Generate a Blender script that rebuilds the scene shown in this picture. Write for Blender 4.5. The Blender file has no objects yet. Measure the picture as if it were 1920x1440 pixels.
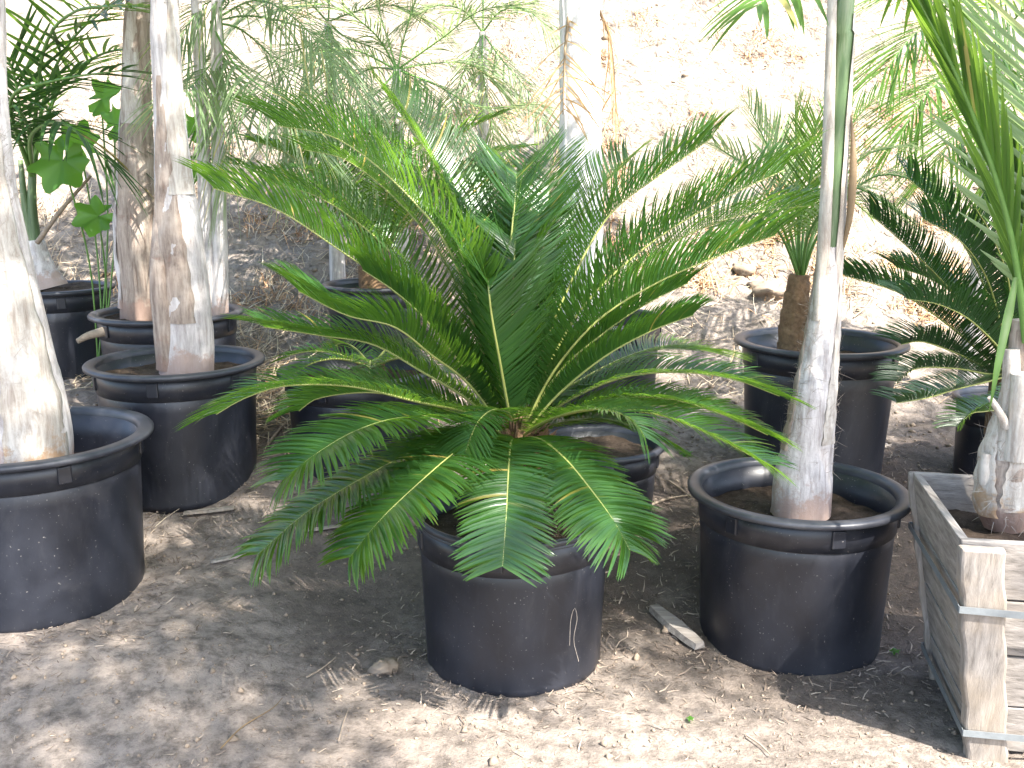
import bpy, math, random
import numpy as np
from mathutils import Vector, noise as mnoise
R = math.radians
rng = np.random.default_rng(7); random.seed(7)
scene = bpy.context.scene; COL = scene.collection

# ------------------------------------------------------------------ camera
F = 1850.0; PITCH = R(12.5); CAMZ = 1.35
cam = bpy.data.cameras.new('camera'); cam.sensor_width = 36; cam.lens = 36*F/1920
cam.clip_start = .05; cam.clip_end = 500
co = bpy.data.objects.new('camera', cam); COL.objects.link(co)
co.location = (0, 0, CAMZ); co.rotation_euler = (R(90)-PITCH, 0, 0); scene.camera = co

# ------------------------------------------------------------------ sky + sun
SUN_EL = 52; SUN_AZ = 141.0            # compass bearing measured from +Y towards +X
s_h = (math.sin(R(SUN_AZ)), math.cos(R(SUN_AZ)))
SUN = np.array([s_h[0]*math.cos(R(SUN_EL)), s_h[1]*math.cos(R(SUN_EL)), math.sin(R(SUN_EL))])
w = bpy.data.worlds.new('World'); scene.world = w; w.use_nodes = True
nt = w.node_tree; bg = nt.nodes['Background']
sky = nt.nodes.new('ShaderNodeTexSky'); sky.sky_type = 'NISHITA'; sky.sun_disc = False
sky.sun_elevation = R(SUN_EL); sky.sun_rotation = R(SUN_AZ); sky.dust_density = 2.0
nt.links.new(sky.outputs[0], bg.inputs[0]); bg.inputs[1].default_value = .15
ld = bpy.data.lights.new('sun', 'SUN'); ld.energy = 5.0; ld.angle = R(.55); ld.color = (1, .95, .88)
lo = bpy.data.objects.new('sun', ld); COL.objects.link(lo)
lo.rotation_euler = Vector(SUN).to_track_quat('Z', 'Y').to_euler()
scene.view_settings.view_transform = 'Standard'; scene.view_settings.look = 'None'
scene.view_settings.exposure = 2.25; scene.view_settings.gamma = 1
scene.cycles.max_bounces = 8; scene.cycles.transparent_max_bounces = 8
scene.cycles.sample_clamp_indirect = 6

# ------------------------------------------------------------------ helpers
def ray(px, py):
    x = (px-960)/F; y = -(py-720)/F
    return np.array([x, math.cos(PITCH)+y*math.sin(PITCH), -math.sin(PITCH)+y*math.cos(PITCH)])
def at(px, py, Y):
    r = ray(px, py); t = Y/r[1]
    return np.array([r[0]*t, Y, CAMZ+r[2]*t])
def atd(px, py, d):
    return np.array([0, 0, CAMZ])+ray(px, py)*d
def tag(o, label=None, cat=None, group=None, kind=None):
    if label: o['label'] = label
    if cat: o['category'] = cat
    if group: o['group'] = group
    if kind: o['kind'] = kind
    return o
def empty(name, loc, label, cat, group=None):
    o = bpy.data.objects.new(name, None); o.location = loc; o.empty_display_size = .1
    COL.objects.link(o); return tag(o, label, cat, group)
def link(name, me, mat, parent=None, smooth=True):
    if mat: me.materials.append(mat)
    if smooth: me.polygons.foreach_set('use_smooth', [True]*len(me.polygons))
    o = bpy.data.objects.new(name, me); COL.objects.link(o)
    if parent:
        o.parent = parent
        off = Vector((0, 0, 0)); p = parent
        while p: off += p.location; p = p.parent
        me.transform(__import__('mathutils').Matrix.Translation(-off))
    return o
class MB:
    def __init__(s): s.v = []; s.f = []; s.n = 0
    def add(s, V, Fc):
        V = np.asarray(V, float); s.v.append(V)
        s.f.append(np.asarray(Fc, int)+s.n); s.n += len(V)
    def obj(s, name, mat, parent=None, smooth=True):
        me = bpy.data.meshes.new(name); V = np.concatenate(s.v)
        faces = []
        for a in s.f: faces += a.tolist()
        me.from_pydata(V.tolist(), [], faces)
        return link(name, me, mat, parent, smooth)
def spline(ctrl, n):
    P = np.asarray(ctrl, float)
    if len(P) == 2: P = np.array([P[0], (P[0]+P[1])/2, P[1]])
    E = np.vstack([2*P[0]-P[1], P, 2*P[-1]-P[-2]]); out = []
    for i in range(1, len(E)-2):
        p0, p1, p2, p3 = E[i-1:i+3]
        for t in np.linspace(0, 1, 24, endpoint=False):
            out.append(.5*((2*p1)+(-p0+p2)*t+(2*p0-5*p1+4*p2-p3)*t*t+(-p0+3*p1-3*p2+p3)*t**3))
    out.append(P[-1]); out = np.array(out)
    d = np.r_[0, np.cumsum(np.linalg.norm(np.diff(out, axis=0), axis=1))]
    u = np.linspace(0, d[-1], n)
    return np.stack([np.interp(u, d, out[:, k]) for k in range(out.shape[1])], 1)
def norm(a): return a/np.maximum(np.linalg.norm(a, axis=-1, keepdims=True), 1e-9)
def tube(mb, pts, rad, n=8, caps=True, bump=None, arc=None):
    P = np.asarray(pts, float); m = len(P); rad = np.broadcast_to(rad, (m,))
    T = norm(np.gradient(P, axis=0)); ref = np.array([0, -1., .05]) if abs(T[:, 1]).mean() < .8 else np.array([1., 0, 0])
    A = norm(np.cross(T, ref)); B = np.cross(A, T)
    if arc: th = np.linspace(arc[0], arc[1], n)
    else: th = np.linspace(0, 2*math.pi, n, endpoint=False)
    rr = rad[:, None]*np.ones(n)[None]
    if bump is not None: rr = rr*bump(np.linspace(0, 1, m)[:, None], th[None])
    V = P[:, None]+rr[..., None]*(np.cos(th)[None, :, None]*A[:, None]+np.sin(th)[None, :, None]*B[:, None])
    V = V.reshape(-1, 3); fs = []
    nn = n-1 if arc else n
    for i in range(m-1):
        for j in range(nn):
            k = (j+1) % n
            fs.append([i*n+j, i*n+k, (i+1)*n+k, (i+1)*n+j])
    mb.add(V, fs)
    if caps and not arc:
        for idx, ring in ((0, 0), (m-1, (m-1)*n)):
            W = np.vstack([V[ring:ring+n], P[idx]])
            mb.add(W, [[j, (j+1) % n, n] for j in range(n)])
def lathe(mb, prof, n=96, c=(0, 0, 0), wob=0):
    prof = np.array(prof); th = np.linspace(0, 2*math.pi, n, endpoint=False)
    r = prof[:, 0][:, None]*(1+wob*np.sin(2*th+1)[None])
    V = np.stack([r*np.cos(th), r*np.sin(th), np.repeat(prof[:, 1][:, None], n, 1)], -1)+np.array(c)
    fs = [[i*n+j, i*n+(j+1) % n, (i+1)*n+(j+1) % n, (i+1)*n+j] for i in range(len(prof)-1) for j in range(n)]
    mb.add(V.reshape(-1, 3), fs)
def box(mb, o, ax, ay, az):
    """box from corner o with edge vectors"""
    o, ax, ay, az = map(lambda a: np.array(a, float), (o, ax, ay, az))
    V = [o, o+ax, o+ax+ay, o+ay, o+az, o+ax+az, o+ax+ay+az, o+ay+az]
    mb.add(V, [[0, 3, 2, 1], [4, 5, 6, 7], [0, 1, 5, 4], [1, 2, 6, 5], [2, 3, 7, 6], [3, 0, 4, 7]])

# ------------------------------------------------------------------ materials
class NT:
    def __init__(s, name):
        s.m = bpy.data.materials.new(name); s.m.use_nodes = True; s.t = s.m.node_tree
        s.b = s.t.nodes['Principled BSDF']; s.out = s.t.nodes['Material Output']
    def n(s, typ, **kw):
        x = s.t.nodes.new(typ)
        for k, v in kw.items():
            if k in x.inputs: x.inputs[k].default_value = v
            else: setattr(x, k, v)
        return x
    def l(s, a, b): s.t.links.new(a, b)
    def coord(s, scale=(1, 1, 1), kind='Object'):
        c = s.n('ShaderNodeTexCoord'); m = s.n('ShaderNodeMapping'); m.inputs['Scale'].default_value = scale
        s.l(c.outputs[kind], m.inputs[0]); return m.outputs[0]
    def noise(s, vec, scale, detail=6, rough=.6, dist=0):
        x = s.n('ShaderNodeTexNoise', Scale=scale, Detail=detail, Roughness=rough, Distortion=dist)
        s.l(vec, x.inputs['Vector']); return x.outputs[0]
    def ramp(s, fac, stops):
        r = s.n('ShaderNodeValToRGB'); e = r.color_ramp.elements
        while len(e) < len(stops): e.new(.5)
        for i, (p, c) in enumerate(stops):
            e[i].position = p; e[i].color = (*c, 1) if len(c) == 3 else c
        s.l(fac, r.inputs[0]); return r.outputs[0]
    def mix(s, fac, a, b, mode='MIX'):
        x = s.n('ShaderNodeMix', data_type='RGBA', blend_type=mode)
        if isinstance(fac, (int, float)): x.inputs[0].default_value = fac
        else: s.l(fac, x.inputs[0])
        for i, v in ((6, a), (7, b)):
            if isinstance(v, tuple): x.inputs[i].default_value = (*v, 1)
            else: s.l(v, x.inputs[i])
        return x.outputs[2]
    def bump(s, h, strength=.5, dist=.01):
        x = s.n('ShaderNodeBump', Strength=strength, Distance=dist); s.l(h, x.inputs['Height'])
        s.l(x.outputs[0], s.b.inputs['Normal'])
    def set(s, **kw):
        for k, v in kw.items(): s.b.inputs[k.replace('_', ' ')].default_value = v
    def trans(s, col, amt):
        tr = s.n('ShaderNodeBsdfTranslucent'); mx = s.n('ShaderNodeMixShader'); mx.inputs[0].default_value = amt
        if isinstance(col, tuple): tr.inputs[0].default_value = (*col, 1)
        else: s.l(col, tr.inputs[0])
        s.l(s.b.outputs[0], mx.inputs[1]); s.l(tr.outputs[0], mx.inputs[2]); s.l(mx.outputs[0], s.out.inputs[0])

def leaf_mat(name, c1, c2, ctr, amt=.35, rough=.38, spec=.5, dry=None):
    k = NT(name); g = k.n('ShaderNodeNewGeometry')
    v = k.coord(); nz = k.noise(v, 5, 3)
    base = k.mix(g.outputs['Random Per Island'], c1, c2)
    base = k.mix(k.ramp(nz, [(.35, (0, 0, 0)), (.7, (1, 1, 1))]), base, tuple(a*.72 for a in c1))
    if dry:
        f = k.ramp(g.outputs['Random Per Island'], [(dry[1], (0, 0, 0)), (min(dry[1]+.02, 1), (1, 1, 1))])
        base = k.mix(f, base, dry[0])
    k.l(base, k.b.inputs['Base Color']); k.set(Roughness=rough, Specular_IOR_Level=spec)
    k.trans(k.mix(g.outputs['Random Per Island'], ctr, tuple(a*1.25 for a in ctr)), amt)
    return k.m
M = {}
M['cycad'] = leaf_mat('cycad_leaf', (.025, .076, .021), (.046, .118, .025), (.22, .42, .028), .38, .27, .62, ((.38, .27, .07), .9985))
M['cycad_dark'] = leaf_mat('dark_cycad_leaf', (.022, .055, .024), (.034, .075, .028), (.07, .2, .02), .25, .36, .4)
M['palm'] = leaf_mat('palm_leaf', (.05, .125, .025), (.10, .19, .035), (.26, .42, .05), .4, .42, .4, ((.4, .33, .12), .97))
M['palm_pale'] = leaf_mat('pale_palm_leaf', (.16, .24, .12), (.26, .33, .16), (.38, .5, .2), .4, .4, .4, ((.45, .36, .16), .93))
M['palm_dark'] = leaf_mat('dark_palm_leaf', (.03, .075, .02), (.05, .11, .025), (.09, .22, .03), .25, .42, .4, ((.3, .2, .07), .96))
M['dry_leaf'] = leaf_mat('dry_palm_leaf', (.46, .33, .18), (.55, .42, .26), (.5, .25, .06), .35, .6, .2)
M['broad'] = leaf_mat('broad_leaf', (.05, .14, .03), (.07, .18, .035), (.22, .55, .04), .5, .4, .5)
M['shade'] = leaf_mat('shade_tree_leaf', (.04, .10, .02), (.06, .13, .03), (.12, .3, .03), .3, .45, .3)

def simple(name, c, rough=.6, nscale=20, var=.7, stretch=(1, 1, 1), bump=.3, spec=.4):
    k = NT(name); v = k.coord(stretch); nz = k.noise(v, nscale, 6, .65)
    k.l(k.mix(k.ramp(nz, [(.3, (0, 0, 0)), (.7, (1, 1, 1))]), tuple(a*var for a in c), c), k.b.inputs['Base Color'])
    k.set(Roughness=rough, Specular_IOR_Level=spec); k.bump(nz, bump, .004); return k.m
M['rib'] = simple('midrib', (.30, .32, .09), .4, 30, .8, bump=.1)
M['rib_green'] = simple('green_midrib', (.13, .26, .06), .4, 30, .75, bump=.1)
M['rib_brown'] = simple('brown_midrib', (.22, .15, .08), .6, 30, .7)
M['caudex'] = simple('cycad_trunk', (.20, .12, .06), .9, 45, .3, bump=1)
M['fibre'] = simple('palm_fibre', (.42, .36, .30), .9, 60, .6)
M['brown_fibre'] = simple('brown_fibre', (.26, .16, .09), .9, 60, .45, bump=1)
M['twig'] = simple('dry_twig', (.34, .27, .2), .85, 40, .5)
M['stone'] = simple('earth_clod', (.27, .21, .155), .95, 18, .6, bump=1)
M['strap'] = simple('steel_strap', (.17, .185, .19), .45, 25, .7)
M['bark'] = simple('tree_bark', (.14, .1, .07), .9, 12, .5, (1, 1, .25), 1)

def trunk_mat(name, pale, dark, red, redamt=.5, green=None):
    k = NT(name); v = k.coord((1, 1, .12)); v1 = k.coord()
    streak = k.noise(v, 55, 7, .7, .4); blot = k.noise(v1, 9, 5, .65); blot2 = k.noise(v1, 5.2, 7, .75, .6)
    c = k.mix(k.ramp(streak, [(.32, (0, 0, 0)), (.62, (1, 1, 1))]), dark, pale)
    c = k.mix(k.ramp(blot, [(.5, (0, 0, 0)), (.72, (.7, .7, .7))]), c, tuple(min(1, a*1.25) for a in pale))
    c = k.mix(k.ramp(blot2, [(1-redamt, (0, 0, 0)), (min(1, 1.06-redamt), (.85, .85, .85))]), c, red)
    sp = k.noise(v1, 130, 3, .7)
    tc = k.n('ShaderNodeTexCoord'); sx = k.n('ShaderNodeSeparateXYZ'); k.l(tc.outputs['Object'], sx.inputs[0])
    ma = k.n('ShaderNodeMath', operation='MULTIPLY_ADD'); k.l(k.noise(v1, 13, 7, .75), ma.inputs[0]); ma.inputs[1].default_value = -.42; k.l(sx.outputs[2], ma.inputs[2])
    mr = k.n('ShaderNodeMapRange'); k.l(ma.outputs[0], mr.inputs[0]); mr.inputs[1].default_value = -.10; mr.inputs[2].default_value = -.15; mr.inputs[3].default_value = 0; mr.inputs[4].default_value = .8
    c = k.mix(mr.outputs[0], c, red)
    c = k.mix(k.ramp(sp, [(.62, (0, 0, 0)), (.75, (.45, .45, .45))]), c, dark)
    k.l(c, k.b.inputs['Base Color']); k.set(Roughness=.75, Specular_IOR_Level=.25)
    k.bump(k.mix(.5, streak, sp), .55, .006); return k.m
M['trunk'] = trunk_mat('pale_palm_trunk', (.60, .56, .53), (.27, .23, .21), (.36, .25, .20), .34)
M['trunk_white'] = trunk_mat('sunlit_palm_trunk', (.74, .71, .68), (.50, .46, .43), (.5, .4, .34), .3)  # paler trunk copy, the strong sunlight is put into its colour
M['trunk_brown'] = trunk_mat('brown_palm_trunk', (.40, .33, .27), (.14, .095, .07), (.26, .17, .13), .42)
M['sheath'] = trunk_mat('grey_sheath', (.52, .48, .42), (.25, .2, .16), (.33, .2, .1), .38)
k = NT('green_leaf_stalk'); v = k.coord((1, 1, .1)); s = k.noise(v, 40, 6)
k.l(k.ramp(s, [(.3, (.045, .08, .03)), (.5, (.085, .14, .055)), (.7, (.24, .27, .17))]), k.b.inputs['Base Color'])
k.set(Roughness=.4, Specular_IOR_Level=.45); k.bump(s, .25, .003); M['stalk'] = k.m

k = NT('black_pot_plastic'); v = k.coord(); vs = k.coord((1, 1, .25))
d1 = k.noise(v, 3.2, 5, .6, .5); d2 = k.noise(vs, 30, 5, .65); sp = k.noise(v, 160, 2, .5)
c = k.mix(k.ramp(d1, [(.38, (0, 0, 0)), (.72, (1, 1, 1))]), (.010, .0112, .016), (.023, .0255, .035))
c = k.mix(k.ramp(d2, [(.55, (0, 0, 0)), (.9, (.4, .4, .4))]), c, (.05, .05, .056))
c = k.mix(k.ramp(k.noise(k.coord((1, 1, .5)), 7, 7, .7, 1.0), [(.55, (0, 0, 0)), (.78, (.35, .35, .35))]), c, (.075, .072, .075))
c = k.mix(k.ramp(sp, [(.70, (0, 0, 0)), (.76, (.6, .6, .6))]), c, (.28, .26, .24))
sx = k.n('ShaderNodeSeparateXYZ'); tc = k.n('ShaderNodeTexCoord'); k.l(tc.outputs['Object'], sx.inputs[0])
ad = k.n('ShaderNodeMath', operation='MULTIPLY_ADD'); k.l(d2, ad.inputs[0]); ad.inputs[1].default_value = -.12; k.l(sx.outputs[2], ad.inputs[2])
k.l(c, k.b.inputs['Base Color'])
k.l(k.ramp(d1, [(.3, (.30, .30, .30)), (.75, (.55, .55, .55))]), k.b.inputs['Roughness'])
k.set(Specular_IOR_Level=.5); k.bump(k.mix(.3, d2, sp), .12, .002); M['pot'] = k.m

k = NT('pot_rim_plastic'); v = k.coord(); d1 = k.noise(v, 9, 6, .65)
k.l(k.ramp(d1, [(.3, (.016, .018, .025)), (.6, (.038, .040, .048)), (.85, (.10, .10, .10))]), k.b.inputs['Base Color'])
k.set(Roughness=.42); k.bump(d1, .1, .002); M['rim'] = k.m

def wood_mat(name, axis, warm):
    st = [1, 1, 1]; st[axis] = .06
    k = NT(name); v = k.coord(tuple(st)); v1 = k.coord()
    g = k.noise(v, 60, 8, .7, .3); g2 = k.noise(v1, 4.5, 4)
    c = k.ramp(g, [(.25, (.06, .052, .046)), (.45, (.20, .18, .16)), (.75, (.36, .33, .30))])
    c = k.mix(k.ramp(g2, [(.45-warm, (0, 0, 0)), (.7-warm, (.75, .75, .75))]), c, (.27, .22, .165), 'MIX')
    k.l(c, k.b.inputs['Base Color']); k.set(Roughness=.8, Specular_IOR_Level=.25); k.bump(g, .7, .004); return k.m
M['wood_post'] = wood_mat('weathered_post', 2, .05); M['wood_board'] = wood_mat('weathered_board', 0, -.12)
M['wood_side'] = wood_mat('weathered_side_board', 1, -.12)

def dirt(name, lo, mid, hi, slope=False):
    k = NT(name); v = k.coord()
    a = k.noise(v, 1.3, 8, .65, .3); b = k.noise(v, 22, 8, .72); g = k.noise(v, 140, 5, .75)
    c = k.ramp(a, [(.35, lo), (.52, mid), (.68, hi)])
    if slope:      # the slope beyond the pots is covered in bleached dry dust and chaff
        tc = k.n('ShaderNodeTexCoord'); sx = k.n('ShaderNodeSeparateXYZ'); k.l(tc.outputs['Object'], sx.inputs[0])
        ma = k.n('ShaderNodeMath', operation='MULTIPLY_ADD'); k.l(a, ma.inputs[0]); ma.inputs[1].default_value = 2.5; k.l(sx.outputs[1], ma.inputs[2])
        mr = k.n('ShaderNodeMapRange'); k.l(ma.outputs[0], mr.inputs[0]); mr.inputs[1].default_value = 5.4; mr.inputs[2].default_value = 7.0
        for cx_, cy_, rad_ in ((1.05, 2.95, .75), (-.35, 2.95, .5), (1.9, 3.4, .8), (.3, 3.1, .5)):      # damp litter and shade between the pots, both painted as darker dirt
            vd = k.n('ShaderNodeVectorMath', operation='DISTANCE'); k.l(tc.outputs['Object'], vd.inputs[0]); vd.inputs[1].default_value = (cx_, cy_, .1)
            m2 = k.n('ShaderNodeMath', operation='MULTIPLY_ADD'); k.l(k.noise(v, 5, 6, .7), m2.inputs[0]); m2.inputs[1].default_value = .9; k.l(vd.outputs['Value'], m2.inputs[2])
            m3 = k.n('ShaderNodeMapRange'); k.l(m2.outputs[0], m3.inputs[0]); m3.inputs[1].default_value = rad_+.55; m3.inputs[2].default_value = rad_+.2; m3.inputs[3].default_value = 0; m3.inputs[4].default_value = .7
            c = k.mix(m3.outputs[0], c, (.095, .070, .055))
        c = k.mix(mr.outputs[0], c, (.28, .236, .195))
    c = k.mix(k.ramp(b, [(.36, (.8, .8, .8)), (.56, (0, 0, 0))]), c, tuple(x*.45 for x in lo))
    c = k.mix(k.ramp(g, [(.60, (0, 0, 0)), (.72, (.6, .6, .6))]), c, (.42, .36, .29))
    k.l(c, k.b.inputs['Base Color']); k.set(Roughness=.95, Specular_IOR_Level=.15)
    h = k.mix(.35, b, g); k.bump(h, 1.0, .022); return k.m
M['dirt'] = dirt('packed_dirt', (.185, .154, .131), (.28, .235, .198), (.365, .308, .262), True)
M['soil'] = dirt('potting_soil', (.05, .035, .025), (.09, .065, .048), (.16, .12, .09))

# ------------------------------------------------------------------ ground
TY = [-40, 2.6, 2.9, 3.4, 3.7, 4.1, 4.6, 5.2, 6, 8, 12, 20, 60]
TZ = [0, 0, .03, .17, .24, .29, .37, .72, 1.27, 2.75, 5.4, 9.5, 22]
def ground_z(x, y, detail=True):
    yy = y + .12*math.sin(x*1.3+.6)*(1 if y > 3.2 else max(0, (y-2.6)/.6))
    z = float(np.interp(yy, TY, TZ))
    q = max(0, min(1, (-.45-x)/.5)); z += .09*q*q*(3-2*q)*max(0, min(1, (y-1.9)/.5))*max(0, min(1, (5.2-y)/.8))
    if detail:
        amp = .012 + .05*max(0, min(1, (y-4.2)/1.5))
        z += amp*mnoise.fractal(Vector((x*2.2, y*2.2, 3.1)), .9, 2.1, 5)
        z += .006*mnoise.fractal(Vector((x*14, y*14, 7)), .8, 2.1, 3)*(1+2.5*max(0, min(1, (y-3.2)/1.5)))
    return z
xs = np.r_[np.linspace(-60, -6, 16), np.linspace(-5.5, -2.2, 40), np.linspace(-2.15, 2.35, 330), np.linspace(2.4, 5.5, 40), np.linspace(6, 60, 16)]
ys = np.r_[np.linspace(-40, -2, 14), np.linspace(-1.5, 1.5, 12), np.linspace(1.6, 6.5, 340), np.linspace(6.54, 10, 90), np.linspace(10.3, 60, 40)]
V = [(x, y, ground_z(x, y)) for y in ys for x in xs]
nx = len(xs); fs = [(j*nx+i, j*nx+i+1, (j+1)*nx+i+1, (j+1)*nx+i) for j in range(len(ys)-1) for i in range(nx-1)]
me = bpy.data.meshes.new('ground'); me.from_pydata(V, [], fs)
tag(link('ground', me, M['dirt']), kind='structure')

# ------------------------------------------------------------------ fronds
def frond(parent, ctrl, n=60, L=.14, wd=.0065, mat=None, rib=None, a0=78, a1=32, vee=28, droop=.10, curl=.12,
          start=.10, rr=.006, axis=None, seed=0, prof=None, fold=.25, twist=0, gap=0, name='frond', ribname='midrib', jit=4, fwd=.12):
    g = np.random.default_rng(seed+11)
    P = spline(ctrl, 80); T = norm(np.gradient(P, axis=0)); up = np.array([0, 0, 1.])
    ax = np.array(axis if axis is not None else ctrl[0])
    inward = ax-P; inward[:, 2] = 0; inward = norm(inward+1e-6)
    ref = up+.3*inward
    N = norm(ref-T*(ref*T).sum(1, keepdims=True))
    S = np.cross(T, N)
    if twist:
        tw = np.linspace(R(twist)*.3, R(twist), 80)[:, None]; N, S = N*np.cos(tw)+S*np.sin(tw), S*np.cos(tw)-N*np.sin(tw)
    prof = prof or (lambda t: np.minimum(1, .35+2.6*(t-start))*np.where(t > .75, 1-.55*((t-.75)/.25)**1.5, 1))
    ts = np.linspace(start, .995, n); mb = MB()
    for side in (-1, 1):
        t = np.clip(ts+g.normal(0, .12/n, n), start, 1)
        if gap: t = t[g.random(n) > gap]
        m = len(t)
        def I(A): return np.stack([np.interp(t*79, np.arange(80), A[:, k]) for k in range(3)], 1)
        p, tt, nn, ss = I(P), norm(I(T)), norm(I(N)), norm(I(S))*side
        al = np.radians(a0+(a1-a0)*((t-start)/(1-start))**1.3+g.normal(0, jit, m))[:, None]
        ve = np.radians(vee+g.normal(0, jit, m))[:, None]
        d = np.cos(al)*tt+np.sin(al)*(np.cos(ve)*ss+np.sin(ve)*nn)
        ln = (L*prof(t)*(1+g.normal(0, .05, m)))[:, None]
        bend = -up*droop*(1+g.normal(0, .25, (m, 1)))-nn*curl+tt*fwd
        wv = norm(tt-d*(tt*d).sum(1, keepdims=True)); fn = np.cross(d, wv)
        U = np.array([0, .2, .45, .7, .88, 1]); W = np.array([.6, 1, 1, .85, .5, .06])*wd/2
        rows = []
        for u, ww in zip(U, W):
            c = p+ln*(d*u+bend*u*u)
            rows += [c-wv*ww, c+fn*ww*fold*2*(-1 if side > 0 else 1)*0-nn*ww*fold*1.5, c+wv*ww]
        A = np.stack(rows, 1)   # m, 18, 3
        V = A.reshape(-1, 3); K = len(rows); b = (np.arange(m)*K)[:, None]
        for i in range(len(U)-1):
            for j in range(2):
                q = i*3+j
                mb.add(np.zeros((0, 3)), b+np.array([[q, q+1, q+4, q+3]]))
        off = mb.n; mb.v.append(V); mb.n += len(V)
    o = mb.obj(name, mat, parent)
    rb = MB(); k = 26; idx = np.linspace(0, 79, k).astype(int)
    tube(rb, P[idx]-N[idx]*rr*.3, np.linspace(rr, rr*.22, k), 6)
    rb.obj(ribname, rib or M['rib'], o)
    return o
def px(*a): return [at(*q) for q in a]
def arch(base, az, el, length, sag, n=6):
    """procedural rachis: leaves at elevation el (deg) and bends over by sag (deg)"""
    p = np.array(base, float); out = [p.copy()]; 
    for i in range(n):
        e = R(el-sag*((i+.5)/n)**1.3); a = R(az)
        p = p+length/n*np.array([math.sin(a)*math.cos(e), math.cos(a)*math.cos(e), math.sin(e)]); out.append(p.copy())
    return out

# ------------------------------------------------------------------ pots
def pot(cx, cy, wpx, dia, height, label, fill=.82, lugs=6, rot=0, taper=.93, flange=.885, tilt=0, group='black plastic nursery pots', mounded=0):
    d = dia*F/wpx; rc = atd(cx, cy, d); gz = ground_z(rc[0], rc[1]-dia*.3)
    h = rc[2]-gz if height is None else height
    z0 = rc[2]-h; r = dia/2
    root = empty('planter_pot', (rc[0], rc[1], z0), label, 'plant pot', group)
    rb = r*flange; rbot = rb*taper; t = .006; band = h-.095
    b = MB(); c = (rc[0], rc[1], z0); sk = .012
    dr = lambda z: rbot+(rb-rbot)*z/h
    prof = [(0, .004), (rbot-.012, .004), (rbot, -.03), (rbot+.001, .01)]
    for z in np.linspace(.03, band-.004, 10): prof.append((dr(z), z))
    prof += [(dr(band)-.0015, band-.002), (dr(band)+.004, band), (dr(h)+.003, h-.016)]
    prof += [(rb-t, h-.014), (dr(band)-t, band), (dr(h*.5)-t, h*.5), (dr(.1)-t, .1)]
    lathe(b, prof, 112, c, .003)
    b.obj('pot_body', M['pot'], root)
    m = MB()
    lathe(m, [(rb-t, h-.03), (rb-t-.001, h-.008), (rb+.002, h-.001), (r-.012, h), (r-.004, h-.002), (r, h-.007), (r-.001, h-.016), (r-.006, h-.019), (rb+.004, h-.0195), (rb+.003, h-.026)], 112, c, .003)
    m.obj('rim', M['rim'], root)
    for i in range(lugs):
        a = rot+2*math.pi*i/lugs; l = MB(); ca, sa = math.cos(a), math.sin(a); wv = np.array([-sa, ca, 0]); ov = np.array([ca, sa, 0])
        o = np.array(c)+ov*(dr(band)+.001)-wv*.019+np.array([0, 0, h-.08])
        box(l, o, wv*.038, ov*.011, (0, 0, .05)); lg = l.obj('grip_lug', M['pot'], root, False)
        bv = lg.modifiers.new('b', 'BEVEL'); bv.width = .004; bv.segments = 2
    s = MB(); rs = dr(h*fill)-t+.002; n = 56; rings = 22; VV = []; 
    for i in range(rings+1):
        for j in range(n):
            q = i/rings; a = 2*math.pi*j/n; X = rc[0]+rs*q*math.cos(a); Y = rc[1]+rs*q*math.sin(a)
            VV.append((X, Y, z0+h*fill+mounded*(1-q*q)+.016*mnoise.fractal(Vector((X*9, Y*9, 1)), .8, 2, 4)))
    s.add(VV, [[i*n+j, i*n+(j+1) % n, (i+1)*n+(j+1) % n, (i+1)*n+j] for i in range(rings) for j in range(n)])
    s.obj('soil', M['soil'], root)
    root['fill_z'] = 0.0; del root['fill_z']
    if tilt: root.rotation_euler = (R(tilt[0]), R(tilt[1]), 0)
    return dict(c=rc, z0=z0, h=h, soil=z0+h*fill, r=r)
P9 = pot(1495, 912, 406, .62, None, 'black pot at right front holding the slender leaning palm beside the wooden box', .80, rot=R(-83))
PC = pot(963, 952, 368, .54, None, 'black pot in the middle front under the big spreading cycad', .86, rot=R(20), flange=.97, taper=.93)
P1 = pot(50, 812, 448, .70, None, 'widest black pot, cut by the left edge, with a broad pale rim', .72, rot=R(12))
P2 = pot(330, 673, 325, .62, None, 'black pot behind the left edge pot holding a thick pale forked trunk', .88, rot=R(-88))
P3 = pot(314, 582, 278, .62, None, 'black pot half hidden directly behind the forked trunk pot', .92, rot=R(-70))
P4 = pot(106, 536, 205, .50, .53, 'tall grey looking pot with lugs behind the left edge palm trunk', .97, rot=R(-62), taper=.89)
P5 = pot(672, 688, 300, .61, None, 'black pot left behind the big cycad with short cut stumps inside', .86, rot=R(10))
P6 = pot(1112, 592, 280, .60, None, 'black pot behind the right side of the big cycad, only its rim corner showing', .85, rot=R(0))
P7 = pot(1122, 826, 250, .47, None, 'small black pot with a shiny band close behind the big cycad pot on its right', .85, rot=R(-75))
P8 = pot(1538, 636, 316, .62, None, 'tall deep black pot holding the small feathery palm with brown fibrous trunk', .84, rot=R(-40), taper=.89)
P10 = pot(1886, 742, 186, .36, None, 'small black pot at far right under the dark cycad behind the wooden box', .85, rot=R(0))
P11 = pot(702, 530, 196, .48, None, 'grey lit pot farthest back at the foot of the slope behind the cycad fronds', .9, rot=R(-80))

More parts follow.
